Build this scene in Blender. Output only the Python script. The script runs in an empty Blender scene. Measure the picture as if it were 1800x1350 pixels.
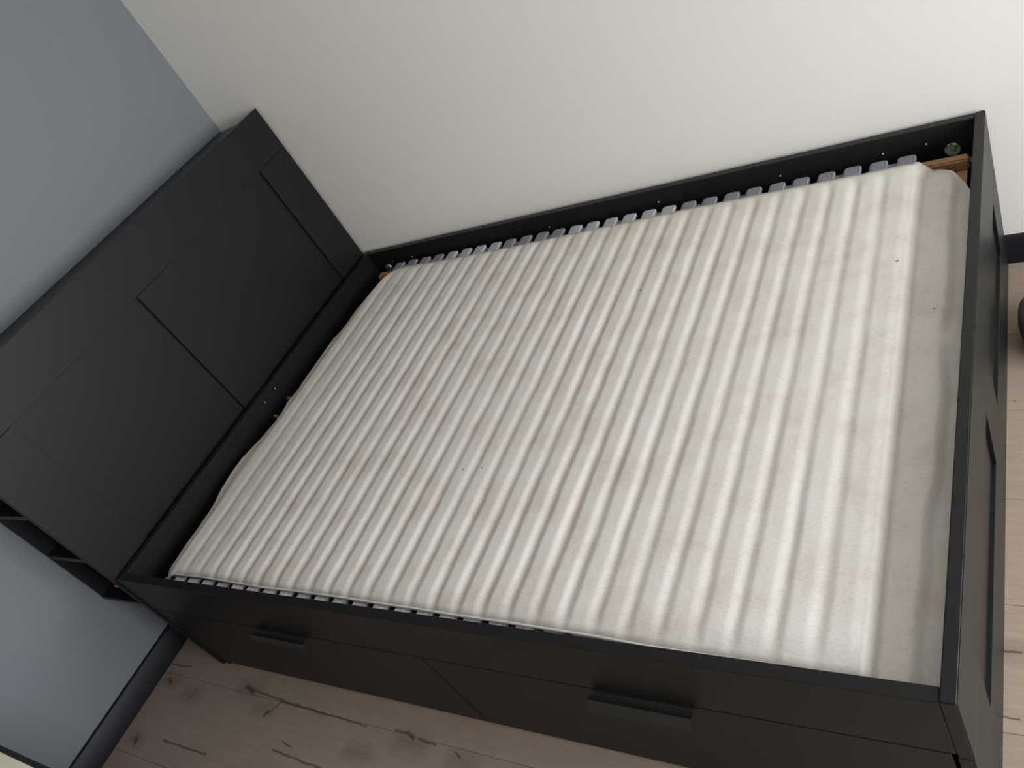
import bpy, bmesh, math, random
from mathutils import Vector, Matrix, noise
random.seed(7)
S = bpy.context.scene
COL = S.collection

# ------------------------------------------------------------------ camera
cam_d = bpy.data.cameras.new('camera'); cam = bpy.data.objects.new('camera', cam_d); COL.objects.link(cam)
cam_d.sensor_width = 36.0; cam_d.sensor_fit = 'HORIZONTAL'; cam_d.lens = 1417.15 / 1800 * 36
cam_d.clip_start = 0.02
Rm = ((0.80737204, 0.06432192, 0.58652628), (0.36898051, 0.72065864, -0.58694506), (-0.46043867, 0.6902998, 0.55810611))
cam.matrix_world = Matrix.Translation((2.52615, -0.51958, 1.59342)) @ Matrix(Rm).to_4x4()
S.camera = cam
# ------------------------------------------------------------------ light
ROOM_X, ROOM_Y0, ROOM_Y1, ROOM_Z = 4.3, -2.4, 1.482, 2.5
WIN = (-1.30, 1.20, 0.60, 1.80)          # window opening in the right wall: y0, y1, z0, z1
w = bpy.data.worlds.new('world'); S.world = w; w.use_nodes = True
bg = w.node_tree.nodes['Background']; bg.inputs[0].default_value = (0.72, 0.84, 1.0, 1); bg.inputs[1].default_value = 1.0
ld = bpy.data.lights.new('window_daylight', 'AREA'); ld.shape = 'RECTANGLE'; ld.size = WIN[1] - WIN[0]; ld.size_y = WIN[3] - WIN[2]
ld.energy = 121; ld.color = (0.94, 0.97, 1.0)
lo = bpy.data.objects.new('window_daylight', ld); COL.objects.link(lo)
lo.location = (ROOM_X + 0.10, (WIN[0] + WIN[1]) / 2, (WIN[2] + WIN[3]) / 2); lo.rotation_euler = (math.radians(90), 0, math.radians(90))
S.view_settings.view_transform = 'Standard'; S.view_settings.look = 'None'
S.view_settings.exposure = 0.0; S.view_settings.gamma = 1.0; S.view_settings.use_curve_mapping = False

# ------------------------------------------------------------------ materials
def mat(name):
    m = bpy.data.materials.new(name); m.use_nodes = True
    nt = m.node_tree; return m, nt, nt.nodes['Principled BSDF']
def N(nt, t, **k):
    n = nt.nodes.new(t)
    for a, b in k.items():
        if a in n.inputs: n.inputs[a].default_value = b
        else: setattr(n, a, b)
    return n
def noise_bump(nt, bs, scale, strength, dist, stretch=(1, 1, 1), detail=4, coord='Object'):
    tc = N(nt, 'ShaderNodeTexCoord'); mp = N(nt, 'ShaderNodeMapping'); mp.inputs['Scale'].default_value = stretch
    nz = N(nt, 'ShaderNodeTexNoise', Scale=scale, Detail=detail); bp = N(nt, 'ShaderNodeBump', Strength=strength, Distance=dist)
    nt.links.new(tc.outputs[coord], mp.inputs[0]); nt.links.new(mp.outputs[0], nz.inputs['Vector'])
    nt.links.new(nz.outputs['Fac'], bp.inputs['Height']); nt.links.new(bp.outputs[0], bs.inputs['Normal'])
    return nz
def ramp(nt, src, stops):
    r = N(nt, 'ShaderNodeValToRGB'); cr = r.color_ramp
    while len(cr.elements) < len(stops): cr.elements.new(0.5)
    for e, (p, c) in zip(cr.elements, stops): e.position = p; e.color = (*c, 1)
    nt.links.new(src, r.inputs[0]); return r
def simple(name, col, rough=0.5, metal=0, spec=0.5, var=0.0, scale=60, stretch=(1, 1, 1), bump=0.0, dist=0.0005):
    m, nt, bs = mat(name)
    bs.inputs['Base Color'].default_value = (*col, 1); bs.inputs['Roughness'].default_value = rough
    bs.inputs['Metallic'].default_value = metal; bs.inputs['Specular IOR Level'].default_value = spec
    nz = noise_bump(nt, bs, scale, bump, dist, stretch)
    if var:
        r = ramp(nt, nz.outputs['Fac'], [(0.3, tuple(c * (1 - var) for c in col)), (0.7, tuple(c * (1 + var) for c in col))])
        nt.links.new(r.outputs[0], bs.inputs['Base Color'])
    return m
M_black = simple('black_foil', (0.0062, 0.0072, 0.0074), 0.42, spec=0.32, var=0.12, scale=14, stretch=(1, 1, 30), bump=0.08, dist=0.0004)
M_black_y = simple('black_foil_lengthwise', (0.0062, 0.0072, 0.0074), 0.42, spec=0.32, var=0.12, scale=14, stretch=(1, 30, 30), bump=0.08, dist=0.0004)
M_black_in = simple('black_foil_inner', (0.0055, 0.006, 0.0065), 0.45, spec=0.35, var=0.1, scale=20)
M_handle = simple('dark_grey_pull', (0.020, 0.020, 0.019), 0.4, var=0.05)
M_base = simple('black_gloss_paint', (0.0060, 0.0072, 0.0105), 0.5, spec=0.3, var=0.1, scale=8, bump=0.03)
M_white = simple('warm_white_paint', (0.79, 0.762, 0.712), 0.72, spec=0.25, var=0.012, scale=220, bump=0.12, dist=0.0004)
M_grey = simple('blue_grey_paint', (0.196, 0.212, 0.234), 0.7, spec=0.3, var=0.012, scale=220, bump=0.12, dist=0.0004)
M_ceil = simple('ceiling_paint', (0.66, 0.645, 0.61), 0.8)  # ceiling out of view, toned down to cut bounced light
M_wall2 = simple('unseen_wall_dim_bounce', (0.50, 0.455, 0.39), 0.75, spec=0.25, var=0.012, scale=220, bump=0.1)  # walls out of view, dimmed and warmed to weaken the room's bounce light
M_pine = simple('pine_wood', (0.44, 0.24, 0.12), 0.55, var=0.22, scale=10, stretch=(2, 30, 30), bump=0.1)
M_steel = simple('zinc_metal', (0.55, 0.55, 0.52), 0.3, metal=0.9, var=0.1)
M_hole = simple('raw_chipboard_hole', (0.62, 0.55, 0.40), 0.7)
M_plastic = simple('grey_plastic', (0.22, 0.23, 0.27), 0.45)
M_cream = simple('cream_board', (0.92, 0.87, 0.70), 0.4, var=0.06, scale=6, stretch=(1, 6, 1))
M_fabric = simple('dark_grey_cloth', (0.15, 0.145, 0.135), 0.9, var=0.25, scale=500, bump=0.5, dist=0.001)
M_red = simple('red_plastic', (0.55, 0.03, 0.04), 0.4)
M_lint = simple('dark_lint', (0.06, 0.05, 0.045), 0.9)
M_frame = simple('white_window_frame', (0.75, 0.75, 0.75), 0.4)
def slat_mat(name, col):
    m, nt, bs = mat(name); bs.inputs['Roughness'].default_value = 0.45
    tc = N(nt, 'ShaderNodeTexCoord'); mp = N(nt, 'ShaderNodeMapping'); mp.inputs['Scale'].default_value = (1, 0.02, 1)
    nz = N(nt, 'ShaderNodeTexNoise', Scale=420, Detail=5)
    nt.links.new(tc.outputs['Object'], mp.inputs[0]); nt.links.new(mp.outputs[0], nz.inputs['Vector'])
    r = ramp(nt, nz.outputs['Fac'], [(0.33, tuple(c * 0.55 for c in col)), (0.47, col), (0.7, tuple(min(1, c * 1.12) for c in col))])
    nt.links.new(r.outputs[0], bs.inputs['Base Color']); return m
M_slat_d = slat_mat('slat_dim_reflection', (0.26, 0.26, 0.29))  # the three slat tints paint in differing reflections on grey slats
M_slat_l = slat_mat('slat_bright_reflection', (0.47, 0.485, 0.51))
M_slat_b = slat_mat('slat_blue_reflection', (0.25, 0.26, 0.30))

# felt underlay
M_felt, nt, bs = mat('felt')
bs.inputs['Roughness'].default_value = 0.95; bs.inputs['Specular IOR Level'].default_value = 0.1
bs.inputs['Sheen Weight'].default_value = 0.0
tc = N(nt, 'ShaderNodeTexCoord')
n1 = N(nt, 'ShaderNodeTexNoise', Scale=9, Detail=6, Roughness=0.65); n2 = N(nt, 'ShaderNodeTexNoise', Scale=320, Detail=4, Roughness=0.7)
mpf = N(nt, 'ShaderNodeMapping'); mpf.inputs['Scale'].default_value = (0.35, 1.0, 1.0)
nt.links.new(tc.outputs['Object'], mpf.inputs[0])
nt.links.new(tc.outputs['Object'], n1.inputs['Vector']); nt.links.new(mpf.outputs[0], n2.inputs['Vector'])
r1 = ramp(nt, n1.outputs['Fac'], [(0.3, (0.61, 0.560, 0.500)), (0.5, (0.700, 0.662, 0.605)), (0.72, (0.735, 0.705, 0.655))])
r2 = ramp(nt, n2.outputs['Fac'], [(0.3, (0.80, 0.80, 0.80)), (0.55, (1, 1, 1)), (0.8, (1.0, 1.0, 1.0))])
mx = N(nt, 'ShaderNodeMix', data_type='RGBA', blend_type='MULTIPLY'); mx.inputs[0].default_value = 0.6
nt.links.new(r1.outputs[0], mx.inputs[6]); nt.links.new(r2.outputs[0], mx.inputs[7]); nt.links.new(mx.outputs[2], bs.inputs['Base Color'])
bp = N(nt, 'ShaderNodeBump', Strength=0.55, Distance=0.0012); nt.links.new(n2.outputs['Fac'], bp.inputs['Height']); nt.links.new(bp.outputs[0], bs.inputs['Normal'])
M_binding = simple('felt_edge', (0.68, 0.655, 0.61), 0.9, spec=0.1, bump=0.4, dist=0.0008, scale=300)

# green fitting
M_green, nt, bs = mat('green_tinted_metal'); bs.inputs['Metallic'].default_value = 0.35; bs.inputs['Roughness'].default_value = 0.25
tc = N(nt, 'ShaderNodeTexCoord'); v = N(nt, 'ShaderNodeTexVoronoi', Scale=95); nt.links.new(tc.outputs['Object'], v.inputs['Vector'])
r = ramp(nt, v.outputs['Distance'], [(0.05, (0.05, 0.09, 0.05)), (0.35, (0.20, 0.30, 0.19)), (0.6, (0.45, 0.50, 0.38))]); nt.links.new(r.outputs[0], bs.inputs['Base Color'])

# oak laminate with cracks and knots laid in world metres
def seg_group():
    g = bpy.data.node_groups.new('crack_mask', 'ShaderNodeTree')
    for nm, t in (('P', 'NodeSocketVector'), ('A', 'NodeSocketVector'), ('B', 'NodeSocketVector'), ('Width', 'NodeSocketFloat')):
        g.interface.new_socket(nm, in_out='INPUT', socket_type=t)
    g.interface.new_socket('Mask', in_out='OUTPUT', socket_type='NodeSocketFloat')
    i = g.nodes.new('NodeGroupInput'); o = g.nodes.new('NodeGroupOutput')
    def vm(op, a, b=None):
        n = g.nodes.new('ShaderNodeVectorMath'); n.operation = op; g.links.new(a, n.inputs[0])
        if b is not None: g.links.new(b, n.inputs[1])
        return n
    def mm(op, a, b=None, clamp=False):
        n = g.nodes.new('ShaderNodeMath'); n.operation = op; n.use_clamp = clamp
        for k, x in enumerate((a, b)):
            if x is None: continue
            if isinstance(x, (int, float)): n.inputs[k].default_value = x
            else: g.links.new(x, n.inputs[k])
        return n
    ap = vm('SUBTRACT', i.outputs['P'], i.outputs['A']); ab = vm('SUBTRACT', i.outputs['B'], i.outputs['A'])
    d1 = vm('DOT_PRODUCT', ap.outputs[0], ab.outputs[0]); d2 = vm('DOT_PRODUCT', ab.outputs[0], ab.outputs[0])
    t = mm('DIVIDE', d1.outputs['Value'], d2.outputs['Value'], True)
    sc = g.nodes.new('ShaderNodeVectorMath'); sc.operation = 'SCALE'; g.links.new(ab.outputs[0], sc.inputs[0]); g.links.new(t.outputs[0], sc.inputs['Scale'])
    df = vm('SUBTRACT', ap.outputs[0], sc.outputs[0]); ln = vm('LENGTH', df.outputs[0])
    # tapers towards both ends
    q = mm('DIVIDE', ln.outputs['Value'], i.outputs['Width']); e = mm('SUBTRACT', 1.0, q.outputs[0], True)
    g.links.new(e.outputs[0], o.inputs[0]); return g
SEG = seg_group()
M_floor, nt, bs = mat('oak_laminate')
bs.inputs['Roughness'].default_value = 0.48; bs.inputs['Specular IOR Level'].default_value = 0.35
geo = N(nt, 'ShaderNodeNewGeometry'); oi = N(nt, 'ShaderNodeObjectInfo')
def vmath(op, a, b=None):
    n = N(nt, 'ShaderNodeVectorMath', operation=op); nt.links.new(a, n.inputs[0])
    if b is not None:
        if hasattr(b, 'links'): nt.links.new(b, n.inputs[1])
        else: n.inputs[1].default_value = b
    return n
def smath(op, a, b=None, clamp=False):
    n = N(nt, 'ShaderNodeMath', operation=op); n.use_clamp = clamp
    for k, x in enumerate((a, b)):
        if x is None: continue
        if isinstance(x, (int, float)): n.inputs[k].default_value = x
        else: nt.links.new(x, n.inputs[k])
    return n
rv = smath('MULTIPLY', oi.outputs['Random'], 37.0); cb = N(nt, 'ShaderNodeCombineXYZ'); nt.links.new(rv.outputs[0], cb.inputs[2])
off = vmath('ADD', geo.outputs['Position'], cb.outputs[0])
mp = N(nt, 'ShaderNodeMapping'); mp.inputs['Scale'].default_value = (1.0, 9, 1); nt.links.new(off.outputs[0], mp.inputs[0])
g1 = N(nt, 'ShaderNodeTexNoise', Scale=8, Detail=8, Roughness=0.62, Distortion=0.6); nt.links.new(mp.outputs[0], g1.inputs['Vector'])
mp2 = N(nt, 'ShaderNodeMapping'); mp2.inputs['Scale'].default_value = (1.0, 22, 1); nt.links.new(off.outputs[0], mp2.inputs[0])
g2 = N(nt, 'ShaderNodeTexNoise', Scale=22, Detail=6, Roughness=0.7); nt.links.new(mp2.outputs[0], g2.inputs['Vector'])
c1 = ramp(nt, g1.outputs['Fac'], [(0.28, (0.315, 0.243, 0.190)), (0.5, (0.345, 0.270, 0.212)), (0.75, (0.370, 0.294, 0.234))])
c2 = ramp(nt, g2.outputs['Fac'], [(0.3, (0.80, 0.79, 0.78)), (0.55, (1, 1, 1)), (1, (1.05, 1.05, 1.05))])
m1 = N(nt, 'ShaderNodeMix', data_type='RGBA', blend_type='MULTIPLY'); m1.inputs[0].default_value = 0.75
nt.links.new(c1.outputs[0], m1.inputs[6]); nt.links.new(c2.outputs[0], m1.inputs[7])
tone = N(nt, 'ShaderNodeMapRange'); tone.inputs['To Min'].default_value = 0.98; tone.inputs['To Max'].default_value = 1.03
nt.links.new(oi.outputs['Random'], tone.inputs['Value'])
m2 = vmath('SCALE', m1.outputs[2]); nt.links.new(tone.outputs[0], m2.inputs['Scale'])
wn = N(nt, 'ShaderNodeTexNoise', Scale=38, Detail=4); nt.links.new(geo.outputs['Position'], wn.inputs['Vector'])
wc = vmath('SUBTRACT', wn.outputs['Color'], (0.5, 0.5, 0.5)); ws = vmath('MULTIPLY', wc.outputs[0], (0.012, 0.011, 0.0))
P = vmath('ADD', geo.outputs['Position'], ws.outputs[0])
P0 = vmath('MULTIPLY', P.outputs[0], (1, 1, 0))
cracks = [((.44, -.055), (.60, -.066), .0035), ((.59, -.066), (.80, -.071), .0055), ((.78, -.070), (.95, -.074), .003), ((.606, -.071), (.574, -.112), .0045), ((.574, -.105), (.570, -.114), .008),
          ((1.05, -.066), (1.09, -.066), .004), ((1.09, -.064), (1.115, -.074), .007), ((1.135, -.074), (1.187, -.075), .004),
          ((.02, -.042), (.124, -.036), .0035), ((.222, -.095), (.204, -.134), .004), ((.06, -.088), (.075, -.098), .008),
          ((.215, -.258), (.235, -.258), .008), ((.23, -.258), (.425, -.257), .0045), ((.085, -.275), (.092, -.29), .012),
          ((.671, -.192), (.872, -.202), .0045), ((.43, -.052), (.47, -.062), .012), ((.69, -.168), (.73, -.175), .003),
          ((2.34, .213), (2.378, .209), .0035), ((2.35, .337), (2.38, .335), .004), ((2.366, .966), (2.369, .966), .003),
          ((2.45, -.10), (2.70, -.104), .006), ((2.9, .55), (3.1, .55), .006), ((1.25, -.08), (1.27, -.09), .004)]
acc = None
for a, b, wd in cracks:
    gr = N(nt, 'ShaderNodeGroup'); gr.node_tree = SEG
    gr.inputs['A'].default_value = (*a, 0); gr.inputs['B'].default_value = (*b, 0); gr.inputs['Width'].default_value = wd
    nt.links.new(P0.outputs[0], gr.inputs['P'])
    acc = gr.outputs[0] if acc is None else smath('MAXIMUM', acc, gr.outputs[0]).outputs[0]
# soft grey knots with swirling grain
kacc = None
for a, wd in (((1.11, -.085), .05), ((.96, -.142), .035), ((.45, -.06), .045), ((.21, -.115), .045), ((.07, -.09), .03), ((.09, -.28), .03), ((.55, -.10), .03), ((2.37, .337), .035), ((1.28, -.10), .04)):
    gr = N(nt, 'ShaderNodeGroup'); gr.node_tree = SEG
    gr.inputs['A'].default_value = (a[0] - .03, a[1], 0); gr.inputs['B'].default_value = (a[0] + .03, a[1], 0); gr.inputs['Width'].default_value = wd
    nt.links.new(P0.outputs[0], gr.inputs['P'])
    kacc = gr.outputs[0] if kacc is None else smath('MAXIMUM', kacc, gr.outputs[0]).outputs[0]
ring = smath('SINE', smath('MULTIPLY', kacc, 34.0).outputs[0]); ringm = smath('MULTIPLY', smath('MULTIPLY', ring.outputs[0], 0.5).outputs[0], kacc)
km = smath('ADD', smath('MULTIPLY', kacc, 0.45).outputs[0], smath('MULTIPLY', ringm.outputs[0], 0.16).outputs[0], True)
m3 = N(nt, 'ShaderNodeMix', data_type='RGBA'); m3.inputs[7].default_value = (0.135, 0.104, 0.082, 1)
nt.links.new(km.outputs[0], m3.inputs[0]); nt.links.new(m2.outputs[0], m3.inputs[6])
cm = smath('MULTIPLY', acc, 1.15, True); cm2 = smath('MULTIPLY', cm.outputs[0], 0.8)
m4 = N(nt, 'ShaderNodeMix', data_type='RGBA'); m4.inputs[7].default_value = (0.055, 0.038, 0.028, 1)
nt.links.new(cm2.outputs[0], m4.inputs[0]); nt.links.new(m3.outputs[2], m4.inputs[6]); nt.links.new(m4.outputs[2], bs.inputs['Base Color'])
bp = N(nt, 'ShaderNodeBump', Strength=0.18, Distance=0.0006); nt.links.new(g2.outputs['Fac'], bp.inputs['Height']); nt.links.new(bp.outputs[0], bs.inputs['Normal'])

# ------------------------------------------------------------------ helpers
def link(name, me, m, parent=None):
    o = bpy.data.objects.new(name, me); COL.objects.link(o)
    if m is not None and not me.materials: me.materials.append(m)
    if parent: o.parent = parent
    return o
def add_box(bm, x0, x1, y0, y1, z0, z1):
    vs = [bm.verts.new(p) for p in ((x0, y0, z0), (x1, y0, z0), (x1, y1, z0), (x0, y1, z0), (x0, y0, z1), (x1, y0, z1), (x1, y1, z1), (x0, y1, z1))]
    for f in ((3, 2, 1, 0), (4, 5, 6, 7), (0, 1, 5, 4), (1, 2, 6, 5), (2, 3, 7, 6), (3, 0, 4, 7)): bm.faces.new([vs[i] for i in f])
    return vs
def finish(bm, name, smooth=True):
    me = bpy.data.meshes.new(name); bm.normal_update(); bm.to_mesh(me); bm.free()
    if smooth:
        me.polygons.foreach_set('use_smooth', [True] * len(me.polygons))
        me.set_sharp_from_angle(angle=math.radians(50))
    return me
def box(name, x0, x1, y0, y1, z0, z1, m, parent=None, bev=0.0008, seg=1):
    bm = bmesh.new(); add_box(bm, x0, x1, y0, y1, z0, z1)
    if bev: bmesh.ops.bevel(bm, geom=bm.edges[:], offset=bev, segments=seg, affect='EDGES')
    return link(name, finish(bm, name, False), m, parent)
def empty(name, loc, label=None, cat=None, group=None, kind=None):
    o = bpy.data.objects.new(name, None); COL.objects.link(o); o.location = loc; o.empty_display_size = 0.05
    if label: o['label'] = label
    if cat: o['category'] = cat
    if group: o['group'] = group
    if kind: o['kind'] = kind
    return o
def tag(o, label, cat): o['label'] = label; o['category'] = cat; return o
def struct(o): o['kind'] = 'structure'; return o
def prism_y(bm, pts, y0, y1):
    a = [bm.verts.new((x, y0, z)) for x, z in pts]; b = [bm.verts.new((x, y1, z)) for x, z in pts]; n = len(pts)
    bm.faces.new(a); bm.faces.new(b[::-1])
    for i in range(n): bm.faces.new((a[i], b[i], b[(i + 1) % n], a[(i + 1) % n]))
def disc(name, c, axis, r, t, m, parent, seg=24, dome=0.0):
    """round fitting: rim ring plus slightly domed face, axis 'x' or 'y' pointing along +axis*t"""
    bm = bmesh.new()
    prof = [(0.0, t + dome), (r * 0.45, t + dome * 0.7), (r * 0.82, t), (r * 0.9, t + 0.0006), (r, t * 0.6), (r, 0.0)]
    rings = []
    for (rr, h) in prof:
        if rr == 0: rings.append([bm.verts.new((0, 0, h))]); continue
        rings.append([bm.verts.new((rr * math.cos(2 * math.pi * k / seg), rr * math.sin(2 * math.pi * k / seg), h)) for k in range(seg)])
    for k in range(seg): bm.faces.new((rings[0][0], rings[1][k], rings[1][(k + 1) % seg]))
    for a, b in zip(rings[1:], rings[2:]):
        for k in range(seg): bm.faces.new((a[k], b[k], b[(k + 1) % seg], a[(k + 1) % seg]))
    bm.faces.new(rings[-1][::-1])
    R = Matrix.Rotation(math.radians(90), 4, 'Y') if axis == 'x' else Matrix.Rotation(math.radians(90), 4, 'X')
    bm.transform(Matrix.Translation(c) @ R)
    bmesh.ops.recalc_face_normals(bm, faces=bm.faces)
    return link(name, finish(bm, name), m, parent)

# ------------------------------------------------------------------ room shell
T = 0.12
struct(box('wall_left', -T, 0, ROOM_Y0 - T, ROOM_Y1 + T, 0, ROOM_Z, M_grey, bev=0))
struct(box('wall_back', 0, ROOM_X + T, ROOM_Y1, ROOM_Y1 + T, 0, ROOM_Z, M_white, bev=0))
struct(box('wall_front', 0, ROOM_X + T, ROOM_Y0 - T, ROOM_Y0, 0, ROOM_Z, M_wall2, bev=0))
bm = bmesh.new()
add_box(bm, ROOM_X, ROOM_X + T, ROOM_Y0, WIN[0], 0, ROOM_Z); add_box(bm, ROOM_X, ROOM_X + T, WIN[1], ROOM_Y1, 0, ROOM_Z)
add_box(bm, ROOM_X, ROOM_X + T, WIN[0], WIN[1], 0, WIN[2]); add_box(bm, ROOM_X, ROOM_X + T, WIN[0], WIN[1], WIN[3], ROOM_Z)
struct(link('wall_right', finish(bm, 'wall_right'), M_wall2))
struct(box('ceiling', -T, ROOM_X + T, ROOM_Y0 - T, ROOM_Y1 + T, ROOM_Z, ROOM_Z + 0.1, M_ceil, bev=0))
wf = struct(empty('window_1', (ROOM_X + 0.03, (WIN[0] + WIN[1]) / 2, WIN[2])))
hw, hh = (WIN[1] - WIN[0]) / 2, WIN[3] - WIN[2]
for nm, a in (('window_frame', (0, .05, -hw, -hw + .05, 0, hh)), ('window_frame', (0, .05, hw - .05, hw, 0, hh)), ('window_frame', (0, .05, -hw + .05, hw - .05, 0, .05)),
              ('window_frame', (0, .05, -hw + .05, hw - .05, hh - .05, hh)), ('mullion', (0.005, .045, -.025, .025, .05, hh - .05))):
    box(nm, *a, M_frame, wf, bev=0.003)
box('window_sill', -0.10, -0.03, -hw, hw, -0.03, 0, M_frame, wf, bev=0.004)

# floor: laminate planks, each its own piece
fl = struct(empty('floor', (0, 0, 0)))
fb = box('underlay', -T, ROOM_X + T, ROOM_Y0 - T, ROOM_Y1 + T, -0.06, -0.009, M_black_in, fl, bev=0)
PW, PL = 0.252, 2.0
plank_cache = {}
row = 0; y = -0.070 - PW * 10
while y < ROOM_Y1:
    y0, y1 = max(y, ROOM_Y0), min(y + PW, ROOM_Y1)
    if y1 - y0 > 0.004:
        k = round((y + 0.070) / PW)
        start = {0: 0.935 - PL, -1: -0.2, -2: -0.9}.get(k, -((k * 0.473) % 1.0) * PL)
        x = start
        while x < ROOM_X:
            x0, x1 = max(x, 0), min(x + PL, ROOM_X)
            if x1 - x0 > 0.01:
                bm = bmesh.new(); g = 0.00035
                add_box(bm, x0 + g, x1 - g, y0 + g, y1 - g, -0.009, 0)
                te = [e for e in bm.edges if all(v.co.z > -0.001 for v in e.verts)]
                bmesh.ops.bevel(bm, geom=te, offset=0.0007, segments=1, affect='EDGES')
                bmesh.ops.translate(bm, verts=bm.verts, vec=(-x0, -y0, 0))
                o = link('plank', finish(bm, 'plank', False), M_floor, fl); o.location = (x0, y0, 0)
            x += PL
    y += PW

# baseboards with a rounded front top edge
HB, BT = 0.086, 0.0145
bm = bmesh.new()
prof = [(0, 0), (BT, 0), (BT, HB - .0015), (BT - .0015, HB), (0, HB)]
prism_y(bm, prof, ROOM_Y0, ROOM_Y1); bmesh.ops.recalc_face_normals(bm, faces=bm.faces)
struct(link('baseboard_left', finish(bm, 'baseboard_left'), M_base))
bm = bmesh.new()
a = [(p, q) for p, q in prof]
va = [bm.verts.new((BT, ROOM_Y1 - p, q)) for p, q in a]; vb = [bm.verts.new((ROOM_X, ROOM_Y1 - p, q)) for p, q in a]
bm.faces.new(va); bm.faces.new(vb[::-1])
for i in range(len(a)): bm.faces.new((va[i], vb[i], vb[(i + 1) % len(a)], va[(i + 1) % len(a)]))
bmesh.ops.recalc_face_normals(bm, faces=bm.faces)
struct(link('baseboard_back', finish(bm, 'baseboard_back'), M_base))

# ------------------------------------------------------------------ bed frame
W, ZR, ZF = 1.467, 0.4685, 0.4705
X0, X1, XI, XO = 0.279, 0.3015, 2.333, 2.3545      # head panel, footboard inner / outer face
bed = empty('bed_frame', (1.32, 0.73, 0), 'large black wooden bed frame with drawers, without a mattress, standing along the white wall', 'bed')
bed_o = Vector((1.32, 0.73, 0))
def bbox(name, x0, x1, y0, y1, z0, z1, m=M_black, parent=None, bev=0.0008, seg=1):
    o = box(name, x0 - bed_o.x, x1 - bed_o.x, y0 - bed_o.y, y1 - bed_o.y, z0, z1, m, parent or bed, bev, seg); return o
bbox('head_panel', X0, X1, 0.0, W, 0.0, ZR, M_black_y, bev=0.0012)
bbox('side_rail', X1 + .0005, XI - .0005, 0.0, 0.0235, 0.3155, ZR, bev=0.001)
bbox('side_rail', X1 + .0005, XI - .0005, 1.444, W - .001, 0.03, ZR, bev=0.001)
# footboard: frame proud of two recessed panels
ft = empty('footboard', (XI - bed_o.x, -bed_o.y, 0)); ft.parent = bed
def fbox(name, x0, x1, y0, y1, z0, z1, bev=0.0008, m=M_black_y, seg=1): return box(name, x0 - XI, x1 - XI, y0, y1, z0, z1, m, ft, bev, seg)
ZB, ZT = 0.155, 0.304
fbox('top_rail', XI, XO, 0.0, W, ZT, ZF, bev=0.0022, seg=3)
fbox('bottom_rail', XI, XO, 0.0, W, 0.0, ZB)
for a, b in ((0.0, 0.148), (0.657, 0.806), (1.326, W)): fbox('stile', XI, XO, a, b, ZB + .0004, ZT - .0004, bev=0.0005)
for a, b in ((0.1485, 0.6565), (0.8065, 1.3255)): fbox('recessed_panel', XI + .002, XO - .008, a, b, ZB + .0004, ZT - .0004, bev=0)
# drawers
for x0, x1, h0, h1 in ((X1 + .002, 1.3165, 0.738, 0.940), (1.3195, XI - .007, 1.735, 1.937)):
    dx = (x0 + x1) / 2
    dr = bbox('drawer', x0, x1, 0.0, 0.018, 0.013, 0.3125, bev=0.0007)
    tb = bmesh.new()   # drawer tray behind its front
    add_box(tb, x0 + .02 - bed_o.x, x1 - .02 - bed_o.x, 0.019 - bed_o.y, 0.60 - bed_o.y, 0.03, 0.04)
    for q in (x0 + .02, x1 - .035): add_box(tb, q - bed_o.x, q + .015 - bed_o.x, 0.019 - bed_o.y, 0.60 - bed_o.y, 0.0405, 0.22)
    link('tray', finish(tb, 'tray'), M_black_in, dr)
    # pull: thin shelf leaving the front and a lip turned down, slightly hollow
    hb = bmesh.new(); pr = []
    outer = [(0.0, .3060), (-.009, .3048), (-.0160, .3072), (-.0196, .3102), (-.0265, .3045), (-.0325, .2985), (-.0345, .2945)]
    inner = [(-.0322, .2935), (-.0305, .2968), (-.0250, .3015), (-.0190, .3045), (-.0160, .3042), (-.009, .3018), (0.0, .3030)]
    pts = outer + inner
    A = [hb.verts.new((h0 - bed_o.x, y - bed_o.y, z)) for y, z in pts]; B = [hb.verts.new((h1 - bed_o.x, y - bed_o.y, z)) for y, z in pts]
    n = len(outer)
    for i in range(len(pts)): j = (i + 1) % len(pts); hb.faces.new((A[i], A[j], B[j], B[i]))
    for V in (A, B):
        for i in range(n - 1): hb.faces.new((V[i], V[i + 1], V[len(pts) - 2 - i], V[len(pts) - 1 - i]))
    bmesh.ops.recalc_face_normals(hb, faces=hb.faces)
    link('handle', finish(hb, 'handle'), M_handle, dr)
# inner support ledges, middle beam
bbox('support_ledge', X1 + .002, XI - .002, 0.024, 0.046, 0.352, 0.366, M_plastic)
bbox('support_ledge', X1 + .002, XI - .002, 1.4215, 1.4435, 0.352, 0.366, M_plastic)
bbox('middle_beam', X1 + .001, XI - .001, 0.700, 0.724, 0.30, 0.352, M_steel)
bbox('bottom_board', X1 + .001, XI - .001, 0.61, 1.443, 0.03, 0.036, M_black_in)
# fittings
off = -bed_o
def bd(name, c, ax, r, t, m, dome=0.0, label=None):
    o = disc(name, Vector(c) + off, ax, r, t, m, bed, dome=dome)
    if label: o['label'] = label
    return o
bd('round_fitting', (2.2775, 1.4438, 0.3965), 'y', 0.0175, 0.003, M_green, 0.001, 'green mottled round fitting')
bd('round_fitting', (0.362, 1.4438, 0.3935), 'y', 0.0165, 0.006, M_steel, 0.003, 'shiny metal round fitting')
for x, z in ((0.397, .418), (0.498, .419), (1.111, .420), (1.504, .425), (1.866, .425), (2.125, .425), (2.224, .426)):
    bd('screw_hole', (x, 1.4439, z), 'y', 0.0022 if x > 1 else 0.0018, 0.0004, M_hole)
for yy, z in ((.699, .442), (.761, .442)): bd('screw_hole', (X1 + .0001, yy, z), 'x', 0.0020, 0.0004, M_hole)
for yy in (.690, .772): bd('bolt', (X1 + .0001, yy, 0.381), 'x', 0.007, 0.009, M_steel, 0.002)

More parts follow.
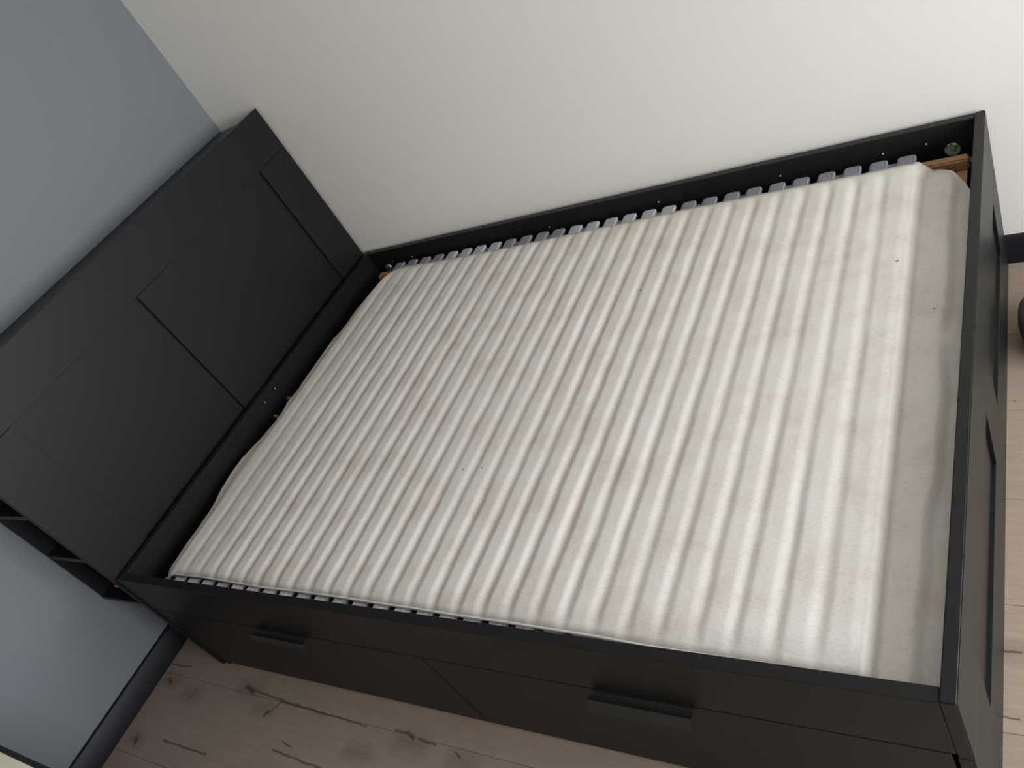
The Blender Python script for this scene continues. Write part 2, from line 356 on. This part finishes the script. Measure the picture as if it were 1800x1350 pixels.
# ------------------------------------------------------------------ headboard with storage (leans against the wall)
hbd = empty('headboard', (0.2715, 0, 0), 'tall black headboard storage unit with panelled front and open side shelves', 'headboard')
hbd.rotation_euler = (0, math.radians(-1.0), math.radians(0.18))
def hx(name, x0, x1, y0, y1, z0, z1, m=M_black, bev=0.0008, parent=None): return box(name, x0, x1, y0, y1, z0, z1, m, parent or hbd, bev)
YA, ZH, ZP = -0.004, 1.106, 0.9525
hx('top_rail', -.018, 0, YA, W + .001, ZP + .0003, ZH, M_black_y)
for a, b in ((YA, 0.1475), (0.6545, 0.8055), (1.3145, W + .001)): hx('stile', -.018, 0, a, b, 0.0, ZP - .0003)
for a, b in ((0.148, 0.654), (0.806, 1.314)): hx('recessed_panel', -.018, -.009, a, b, 0.05, ZP - .0005, bev=0)
ZX0, ZX1 = 0.333, 1.083
hx('top_board', -.250, -.0185, -0.002, 1.462, ZX1 - .018, ZX1, M_black_y)
hx('bottom_board', -.250, -.0185, -0.002, 1.462, ZX0, ZX0 + .014)
hx('back_board', -.2495, -.246, 0.0, 1.46, ZX0 + .0145, ZX1 - .0185, M_black_in, bev=0)
hx('partition', -.2455, -.019, 0.22, 0.236, ZX0 + .0145, ZX1 - .0185, M_black_in)
hx('partition', -.2455, -.019, 1.224, 1.24, ZX0 + .0145, ZX1 - .0185, M_black_in)
for z in (.742, .545):
    hx('shelf', -.2455, -.019, 0.0, 0.2195, z, z + .0165)
    hx('shelf', -.2455, -.019, 1.2405, 1.46, z, z + .0165)
hx('shelf', -.2455, -.019, 0.2365, 1.2235, .70, .7165, M_black_in)
t_ = hx('plug', -.024, -.0125, -.008, -.0045, .436, .446, M_red, bev=0.001); t_['label'] = 'small red plastic plug'

# ------------------------------------------------------------------ slatted base
sb = empty('slatted_bed_base', (1.32, 0.73, 0), 'grey slatted bed base with pine rails lying inside the black bed frame', 'slatted base')
so = Vector((1.32, 0.73, 0))
ZS = 0.4155
def sbox(name, x0, x1, y0, y1, z0, z1, m, bev=0.001, seg=1):
    return box(name, x0 - so.x, x1 - so.x, y0 - so.y, y1 - so.y, z0, z1, m, sb, bev, seg)
sbox('long_rail', .340, 2.3125, 1.385, 1.4135, .3665, .398, M_pine, .004, 2)
sbox('long_rail', .340, 2.3125, .080, .104, .3665, .3765, M_pine, .004, 2)
sbox('centre_rail', .334, 2.3125, .688, .734, .3665, .3765, M_pine, .004, 2)
sbox('cross_rail', 2.2855, 2.3085, .1045, .6875, .3665, .370, M_pine); sbox('cross_rail', 2.2855, 2.3085, .7345, 1.3845, .3665, .370, M_pine)
sbox('cross_rail', .372, .395, .1045, .6875, .3665, .370, M_pine); sbox('cross_rail', .372, .395, .7345, 1.3845, .3665, .370, M_pine)
e_ = sbox('rail_end', .368, .412, .0545, .0635, .3665, .3985, M_pine, .002)
SL = 0.0641
def slat_x(i, y): return 0.4490 + SL * i + 0.0195 * (1.42 - y) / 1.37
def slat_mesh(L, wd, th):
    bm = bmesh.new(); rc = 0.007; pts = []
    for cx, cy, a0 in ((wd / 2 - rc, L / 2 - rc, 0), (-wd / 2 + rc, L / 2 - rc, 90), (-wd / 2 + rc, -L / 2 + rc, 180), (wd / 2 - rc, -L / 2 + rc, 270)):
        for k in range(4):
            t = math.radians(a0 + 30 * k); pts.append((cx + rc * math.cos(t), cy + rc * math.sin(t)))
    lo_ = [bm.verts.new((x, y, -th)) for x, y in pts]
    md = [bm.verts.new((x, y, -0.0022)) for x, y in pts]
    hi = [bm.verts.new((x * (1 - .0035 / (wd / 2)), y - math.copysign(.0020, y), 0)) for x, y in pts]; n = len(pts)
    bm.faces.new(lo_[::-1]); bm.faces.new(hi)
    for A, B in ((lo_, md), (md, hi)):
        for i in range(n): bm.faces.new((A[i], A[(i + 1) % n], B[(i + 1) % n], B[i]))
    me = bpy.data.meshes.new('slat'); bm.to_mesh(me); bm.free(); return me
Y_S0, Y_S1 = 0.0275, 1.4285
sm = {k: slat_mesh(Y_S1 - Y_S0, 0.0425, 0.0085) for k in 'dlb'}
sm['d'].materials.append(M_slat_d); sm['l'].materials.append(M_slat_l); sm['b'].materials.append(M_slat_b)
reflect_tones = 'ddddllllddddllllllbddddddbbb'  # painted reflection tint carried by each slat
M_cap_l = slat_mat('slat_end_light_shade_offset', (0.86, 0.88, 0.90)); M_cap_d = slat_mat('slat_end_grey_shade_offset', (0.58, 0.60, 0.64))  # end tones raised to offset the shade between rail and felt
cap = {}
for k_, m_ in (('l', M_cap_l), ('d', M_cap_d)):
    bm = bmesh.new(); add_box(bm, -.0208, .0208, -.0175, .0175, -.0093, .0009)
    bmesh.ops.bevel(bm, geom=[e for e in bm.edges if all(v.co.z > 0 for v in e.verts)], offset=.0022, segments=2, affect='EDGES')
    for q in range(4): add_box(bm, -.0135 + q * .0075, -.0105 + q * .0075, -.0160, .0100, .0009, .0013)
    cap[k_] = finish(bm, 'end_cap', False); cap[k_].materials.append(m_)
ang = math.atan2(slat_x(0, Y_S0) - slat_x(0, Y_S1), Y_S1 - Y_S0)
ym = (Y_S0 + Y_S1) / 2
hm = bmesh.new(); add_box(hm, -0.5, 0.5, -0.5, 0.5, -0.5, 0.5); hm_ = finish(hm, 'slat_holder', False); hm_.materials.append(M_plastic)
for i in range(28):
    o = bpy.data.objects.new('slat', sm[reflect_tones[i]]); COL.objects.link(o); o.parent = sb
    o.location = (slat_x(i, ym) - so.x, ym - so.y, ZS + random.uniform(-.0008, .0006)); o.rotation_euler = (0, 0, ang + random.uniform(-.002, .002))
    if slat_x(i, .05) < 2.0:
        c_ = bpy.data.objects.new('end_cap', cap['d' if reflect_tones[i] == 'd' else 'l']); COL.objects.link(c_); c_.parent = o
        c_.location = (0, -(Y_S1 - Y_S0) / 2 + .0165, 0)
    if i % 2 == 0:
        for yy, wy in ((1.408, .014), (.092, .020)):
            h = bpy.data.objects.new('slat_holder', hm_); COL.objects.link(h); h.parent = sb
            h.location = ((slat_x(i, yy) + slat_x(i + 1, yy)) / 2 - so.x, yy - so.y, .403); h.scale = (SL * 1.6, wy, .0085)

# ------------------------------------------------------------------ felt underlay
def sst(a, b, x):
    t = max(0.0, min(1.0, (x - a) / (b - a))); return t * t * (3 - 2 * t)
def interp(tab, x):
    if x <= tab[0][0]: return tab[0][1]
    for (a, u), (b, v_) in zip(tab, tab[1:]):
        if x <= b: return u + (v_ - u) * (x - a) / (b - a)
    return tab[-1][1]
HEADX = [(.042, .408), (.08, .394), (.11, .396), (.15, .390), (.26, .390), (.31, .385), (.375, .366), (.45, .355), (.51, .358), (.577, .378), (.65, .391), (.70, .393), (.75, .382), (.81, .388), (.88, .383), (.93, .384), (1.075, .381), (1.11, .396), (1.225, .404), (1.27, .418), (1.34, .434), (1.37, .46)]
FOOTX = [(.04, 2.3318), (1.07, 2.3318), (1.10, 2.3220), (1.115, 2.3175), (1.13, 2.3190), (1.15, 2.3300), (1.18, 2.3300), (1.29, 2.3285), (1.32, 2.322), (1.345, 2.306), (1.365, 2.283), (1.375, 2.26)]
FARY = [(.42, 1.300), (.436, 1.342), (.455, 1.362), (.483, 1.376), (.52, 1.3755), (.71, 1.366), (.91, 1.363), (1.1, 1.365), (1.24, 1.367), (1.46, 1.371), (1.64, 1.374), (1.85, 1.373), (2.08, 1.371), (2.2, 1.373), (2.227, 1.372), (2.279, 1.364), (2.302, 1.347), (2.318, 1.323), (2.332, 1.295)]
NEARY = [(.40, .046), (.42, .050), (.455, .0625), (.57, .0645), (.71, .0612), (.84, .0580), (.96, .0600), (1.1, .0598), (1.225, .0575), (1.34, .0565), (1.45, .0540), (1.575, .0535), (1.77, .050), (1.9, .0445), (2.0, .043), (2.35, .041)]
ZM = 0.4312
def mat_z(x, y):
    w1 = noise.noise(Vector((x * 4.0, y * 3.2, 1.7))); w2 = noise.noise(Vector((x * 14, y * 9, 5.1))) + .6 * noise.noise(Vector((x * 30, y * 26, 2.1)))
    a = slat_x(0, y); q = (x + w2 * .0022 - (a - 0.0212)) / SL; i = math.floor(q); ph = q - i
    z = ZM - 0.0060 * (1 - sst(.046, .095, y) * sst(1.374, 1.335, y))
    if i < 28:
        if i >= 0:
            A = 0.0046 + 0.0014 * w1 + 0.0014 * noise.noise(Vector((i * 3.3, y * 5.0, 9.0)))
            A *= 0.25 + 0.75 * sst(.046, .100, y) * sst(1.372, 1.335, y)
            A *= 1 - 0.38 * sst(1.45, 2.05, x)
            if x < a + .12: A *= 0.55
            if ph < 0.36: d = 0.0
            elif ph < 0.68: d = sst(.36, .68, ph)
            else: d = 1 - sst(.68, .97, ph)
            if i == 27:
                d = 0
            z -= A * d
    ex0 = a + SL * 27 + .0250
    z -= 0.0046 * sst(ex0 - .022, ex0 + .004, x) * sst(.05, .10, y) * sst(1.36, 1.32, y)
    # falls from the last slat to the foot rail, shaded behind the footboard
    ex = a + SL * 27 + .0250 + .006 * sst(1.325, 1.355, y)
    if x > ex - .004:
        w3 = noise.noise(Vector((y * 9.0, 4.4, 0))) + .5 * noise.noise(Vector((y * 31.0, 8.4, 0)))
        z -= 0.0285 * sst(ex - .001, ex + .020, x) + 0.0120 * sst(2.279 + .012 * w1 + .006 * w3, 2.302 + .012 * w1 + .006 * w3, x) * (1 - .75 * math.exp(-((y - .77) / .028) ** 2)) + .0016 * w1 * sst(ex, ex + .05, x)
    # head flap: valley, then lifted edge
    hxv = interp(HEADX, y)
    fe = sst(.436 + .004 * w1, hxv + .004, x)
    z -= 0.0125 * fe * sst(1.33, 1.0, y)
    z += 0.0009 * noise.noise(Vector((x * 7, y * 7, 3.0))) + 0.0004 * w2
    return z
xs_ = []
x = 0.0
NU = 640; NV = 84
verts, faces = [], []
for iu in range(NU + 1):
    u = iu / NU
    for iv in range(NV + 1):
        v = iv / NV
        vy = .04 + v * 1.335
        xa = interp(HEADX, vy); xb = interp(FOOTX, vy)
        X = xa + u * (xb - xa)
        ya = interp(NEARY, X); yb = interp(FARY, X)
        Y = ya + v * (yb - ya)
        if iv in (0, NV): Y += 0.0008 * noise.noise(Vector((X * 30, iv, 0)))
        if iu == 0: X += 0.003 * noise.noise(Vector((Y * 22, 3, 0))) + 0.0016 * noise.noise(Vector((Y * 70, 3, 0)))
        verts.append((X - 1.37, Y - .71, mat_z(X, Y)))
for iu in range(NU):
    for iv in range(NV):
        a = iu * (NV + 1) + iv; faces.append((a, a + NV + 1, a + NV + 2, a + 1))
me = bpy.data.meshes.new('mattress_underlay'); me.from_pydata(verts, [], faces); me.update()
me.polygons.foreach_set('use_smooth', [True] * len(me.polygons))
mo = link('mattress_underlay', me, M_felt); mo.location = (1.37, .71, 0)
tag(mo, 'large grey-beige felt underlay spread over the bed slats, ribbed by them', 'mattress pad')
md_ = mo.modifiers.new('thickness', 'SOLIDIFY'); md_.thickness = 0.0035; md_.offset = -1
def tube(name, pts, r, m, parent, seg=6):
    bm = bmesh.new(); rings = []
    for k, p in enumerate(pts):
        d = (pts[min(k + 1, len(pts) - 1)] - pts[max(k - 1, 0)]).normalized(); u = d.cross(Vector((0, 0, 1))).normalized(); w_ = u.cross(d)
        rings.append([bm.verts.new(p + r * (math.cos(2 * math.pi * j / seg) * u + math.sin(2 * math.pi * j / seg) * w_)) for j in range(seg)])
    for a, b in zip(rings, rings[1:]):
        for j in range(seg): bm.faces.new((a[j], a[(j + 1) % seg], b[(j + 1) % seg], b[j]))
    bm.faces.new(rings[0][::-1]); bm.faces.new(rings[-1]); bmesh.ops.recalc_face_normals(bm, faces=bm.faces)
    return link(name, finish(bm, name), m, parent)
ed = []
for k in range(300):
    X = .455 + (2.205 - .455) * k / 299; Y = interp(NEARY, X)
    ed.append(Vector((X - 1.37, Y - .0005 - .71, mat_z(X, Y) * .35 + (ZM - .0075) * .65 - .0008)))
tube('edge_binding', ed, 0.0030, M_binding, mo)['label'] = 'paler rolled near edge'
# lint on the felt
lb = bmesh.new()
for (X, Y, s) in ((1.576, 1.02, .0022), (.665, .640, .002), (1.29, .42, .0022), (1.345, .425, .002), (2.196, .99, .0030), (2.27, .86, .0018), (1.72, .80, .0012), (1.9, 1.2, .0012)):
    r0 = bmesh.ops.create_icosphere(lb, subdivisions=1, radius=s)
    bmesh.ops.scale(lb, vec=(1.5, .6, .5), verts=r0['verts']); bmesh.ops.translate(lb, vec=(X - 1.37, Y - .71, mat_z(X, Y) + s * .3), verts=r0['verts'])
li = link('lint', finish(lb, 'lint'), M_lint, mo); li['kind'] = 'stuff'

# ------------------------------------------------------------------ pale low cabinet at the lower left
cb_ = empty('low_cabinet', (0.36, -0.72, 0), 'low cabinet with cream top and black edge against the grey wall', 'cabinet')
co = Vector((0.36, -0.72, 0))
def cbx(name, x0, x1, y0, y1, z0, z1, m, bev=.001, parent=None): return box(name, x0 - co.x, x1 - co.x, y0 - co.y, y1 - co.y, z0, z1, m, parent or cb_, bev)
YC = -0.4625
cbx('side_panel', .02, .70, YC - .012, YC, 0, .5, M_black, .0018)
cbx('side_panel', .02, .70, -1.00, -.988, 0, .5, M_black, .0018)
cbx('top_board', .02, .70, -.9875, YC - .0125, .484, .5005, M_cream)
cbx('back_board', .02, .028, -.9875, YC - .0125, .02, .4835, M_black_in, 0)
cbx('bottom_board', .0285, .68, -.9875, YC - .0125, .03, .046, M_black_in)
d_ = cbx('door', .682, .698, -.9865, YC - .0135, .03, .482, M_cream)
cbx('handle', .6985, .712, -.74, -.71, .40, .44, M_steel, .003, None).parent = d_
# ------------------------------------------------------------------ grey pouf edge at the right
bm = bmesh.new(); seg = 40; R0, H0 = 0.105, 0.13; rings = []
prof = [(0.0, H0 - .006), (R0 * .3, H0 - .002), (R0 * .6, H0), (R0 * .85, H0 - .010), (R0 * .98, H0 - .035), (R0, H0 * .5), (R0 * .97, .03), (R0 * .88, .008), (R0 * .8, 0.0)]
for rr, h in prof:
    if rr == 0: rings.append([bm.verts.new((0, 0, h))])
    else: rings.append([bm.verts.new((rr * math.cos(2 * math.pi * k / seg) * (1 + .01 * math.sin(k * 2.5)), rr * math.sin(2 * math.pi * k / seg) * (1 + .01 * math.sin(k * 2.5)), h)) for k in range(seg)])
for k in range(seg): bm.faces.new((rings[0][0], rings[1][k], rings[1][(k + 1) % seg]))
for a, b in zip(rings[1:], rings[2:]):
    for k in range(seg): bm.faces.new((a[k], b[k], b[(k + 1) % seg], a[(k + 1) % seg]))
bm.faces.new(rings[-1][::-1]); bmesh.ops.recalc_face_normals(bm, faces=bm.faces)
po = link('pouf', finish(bm, 'pouf'), M_fabric); po.location = (2.487, 1.165, 0)
tag(po, 'dark grey rounded cloth pouf on the floor past the foot of the bed', 'pouf')
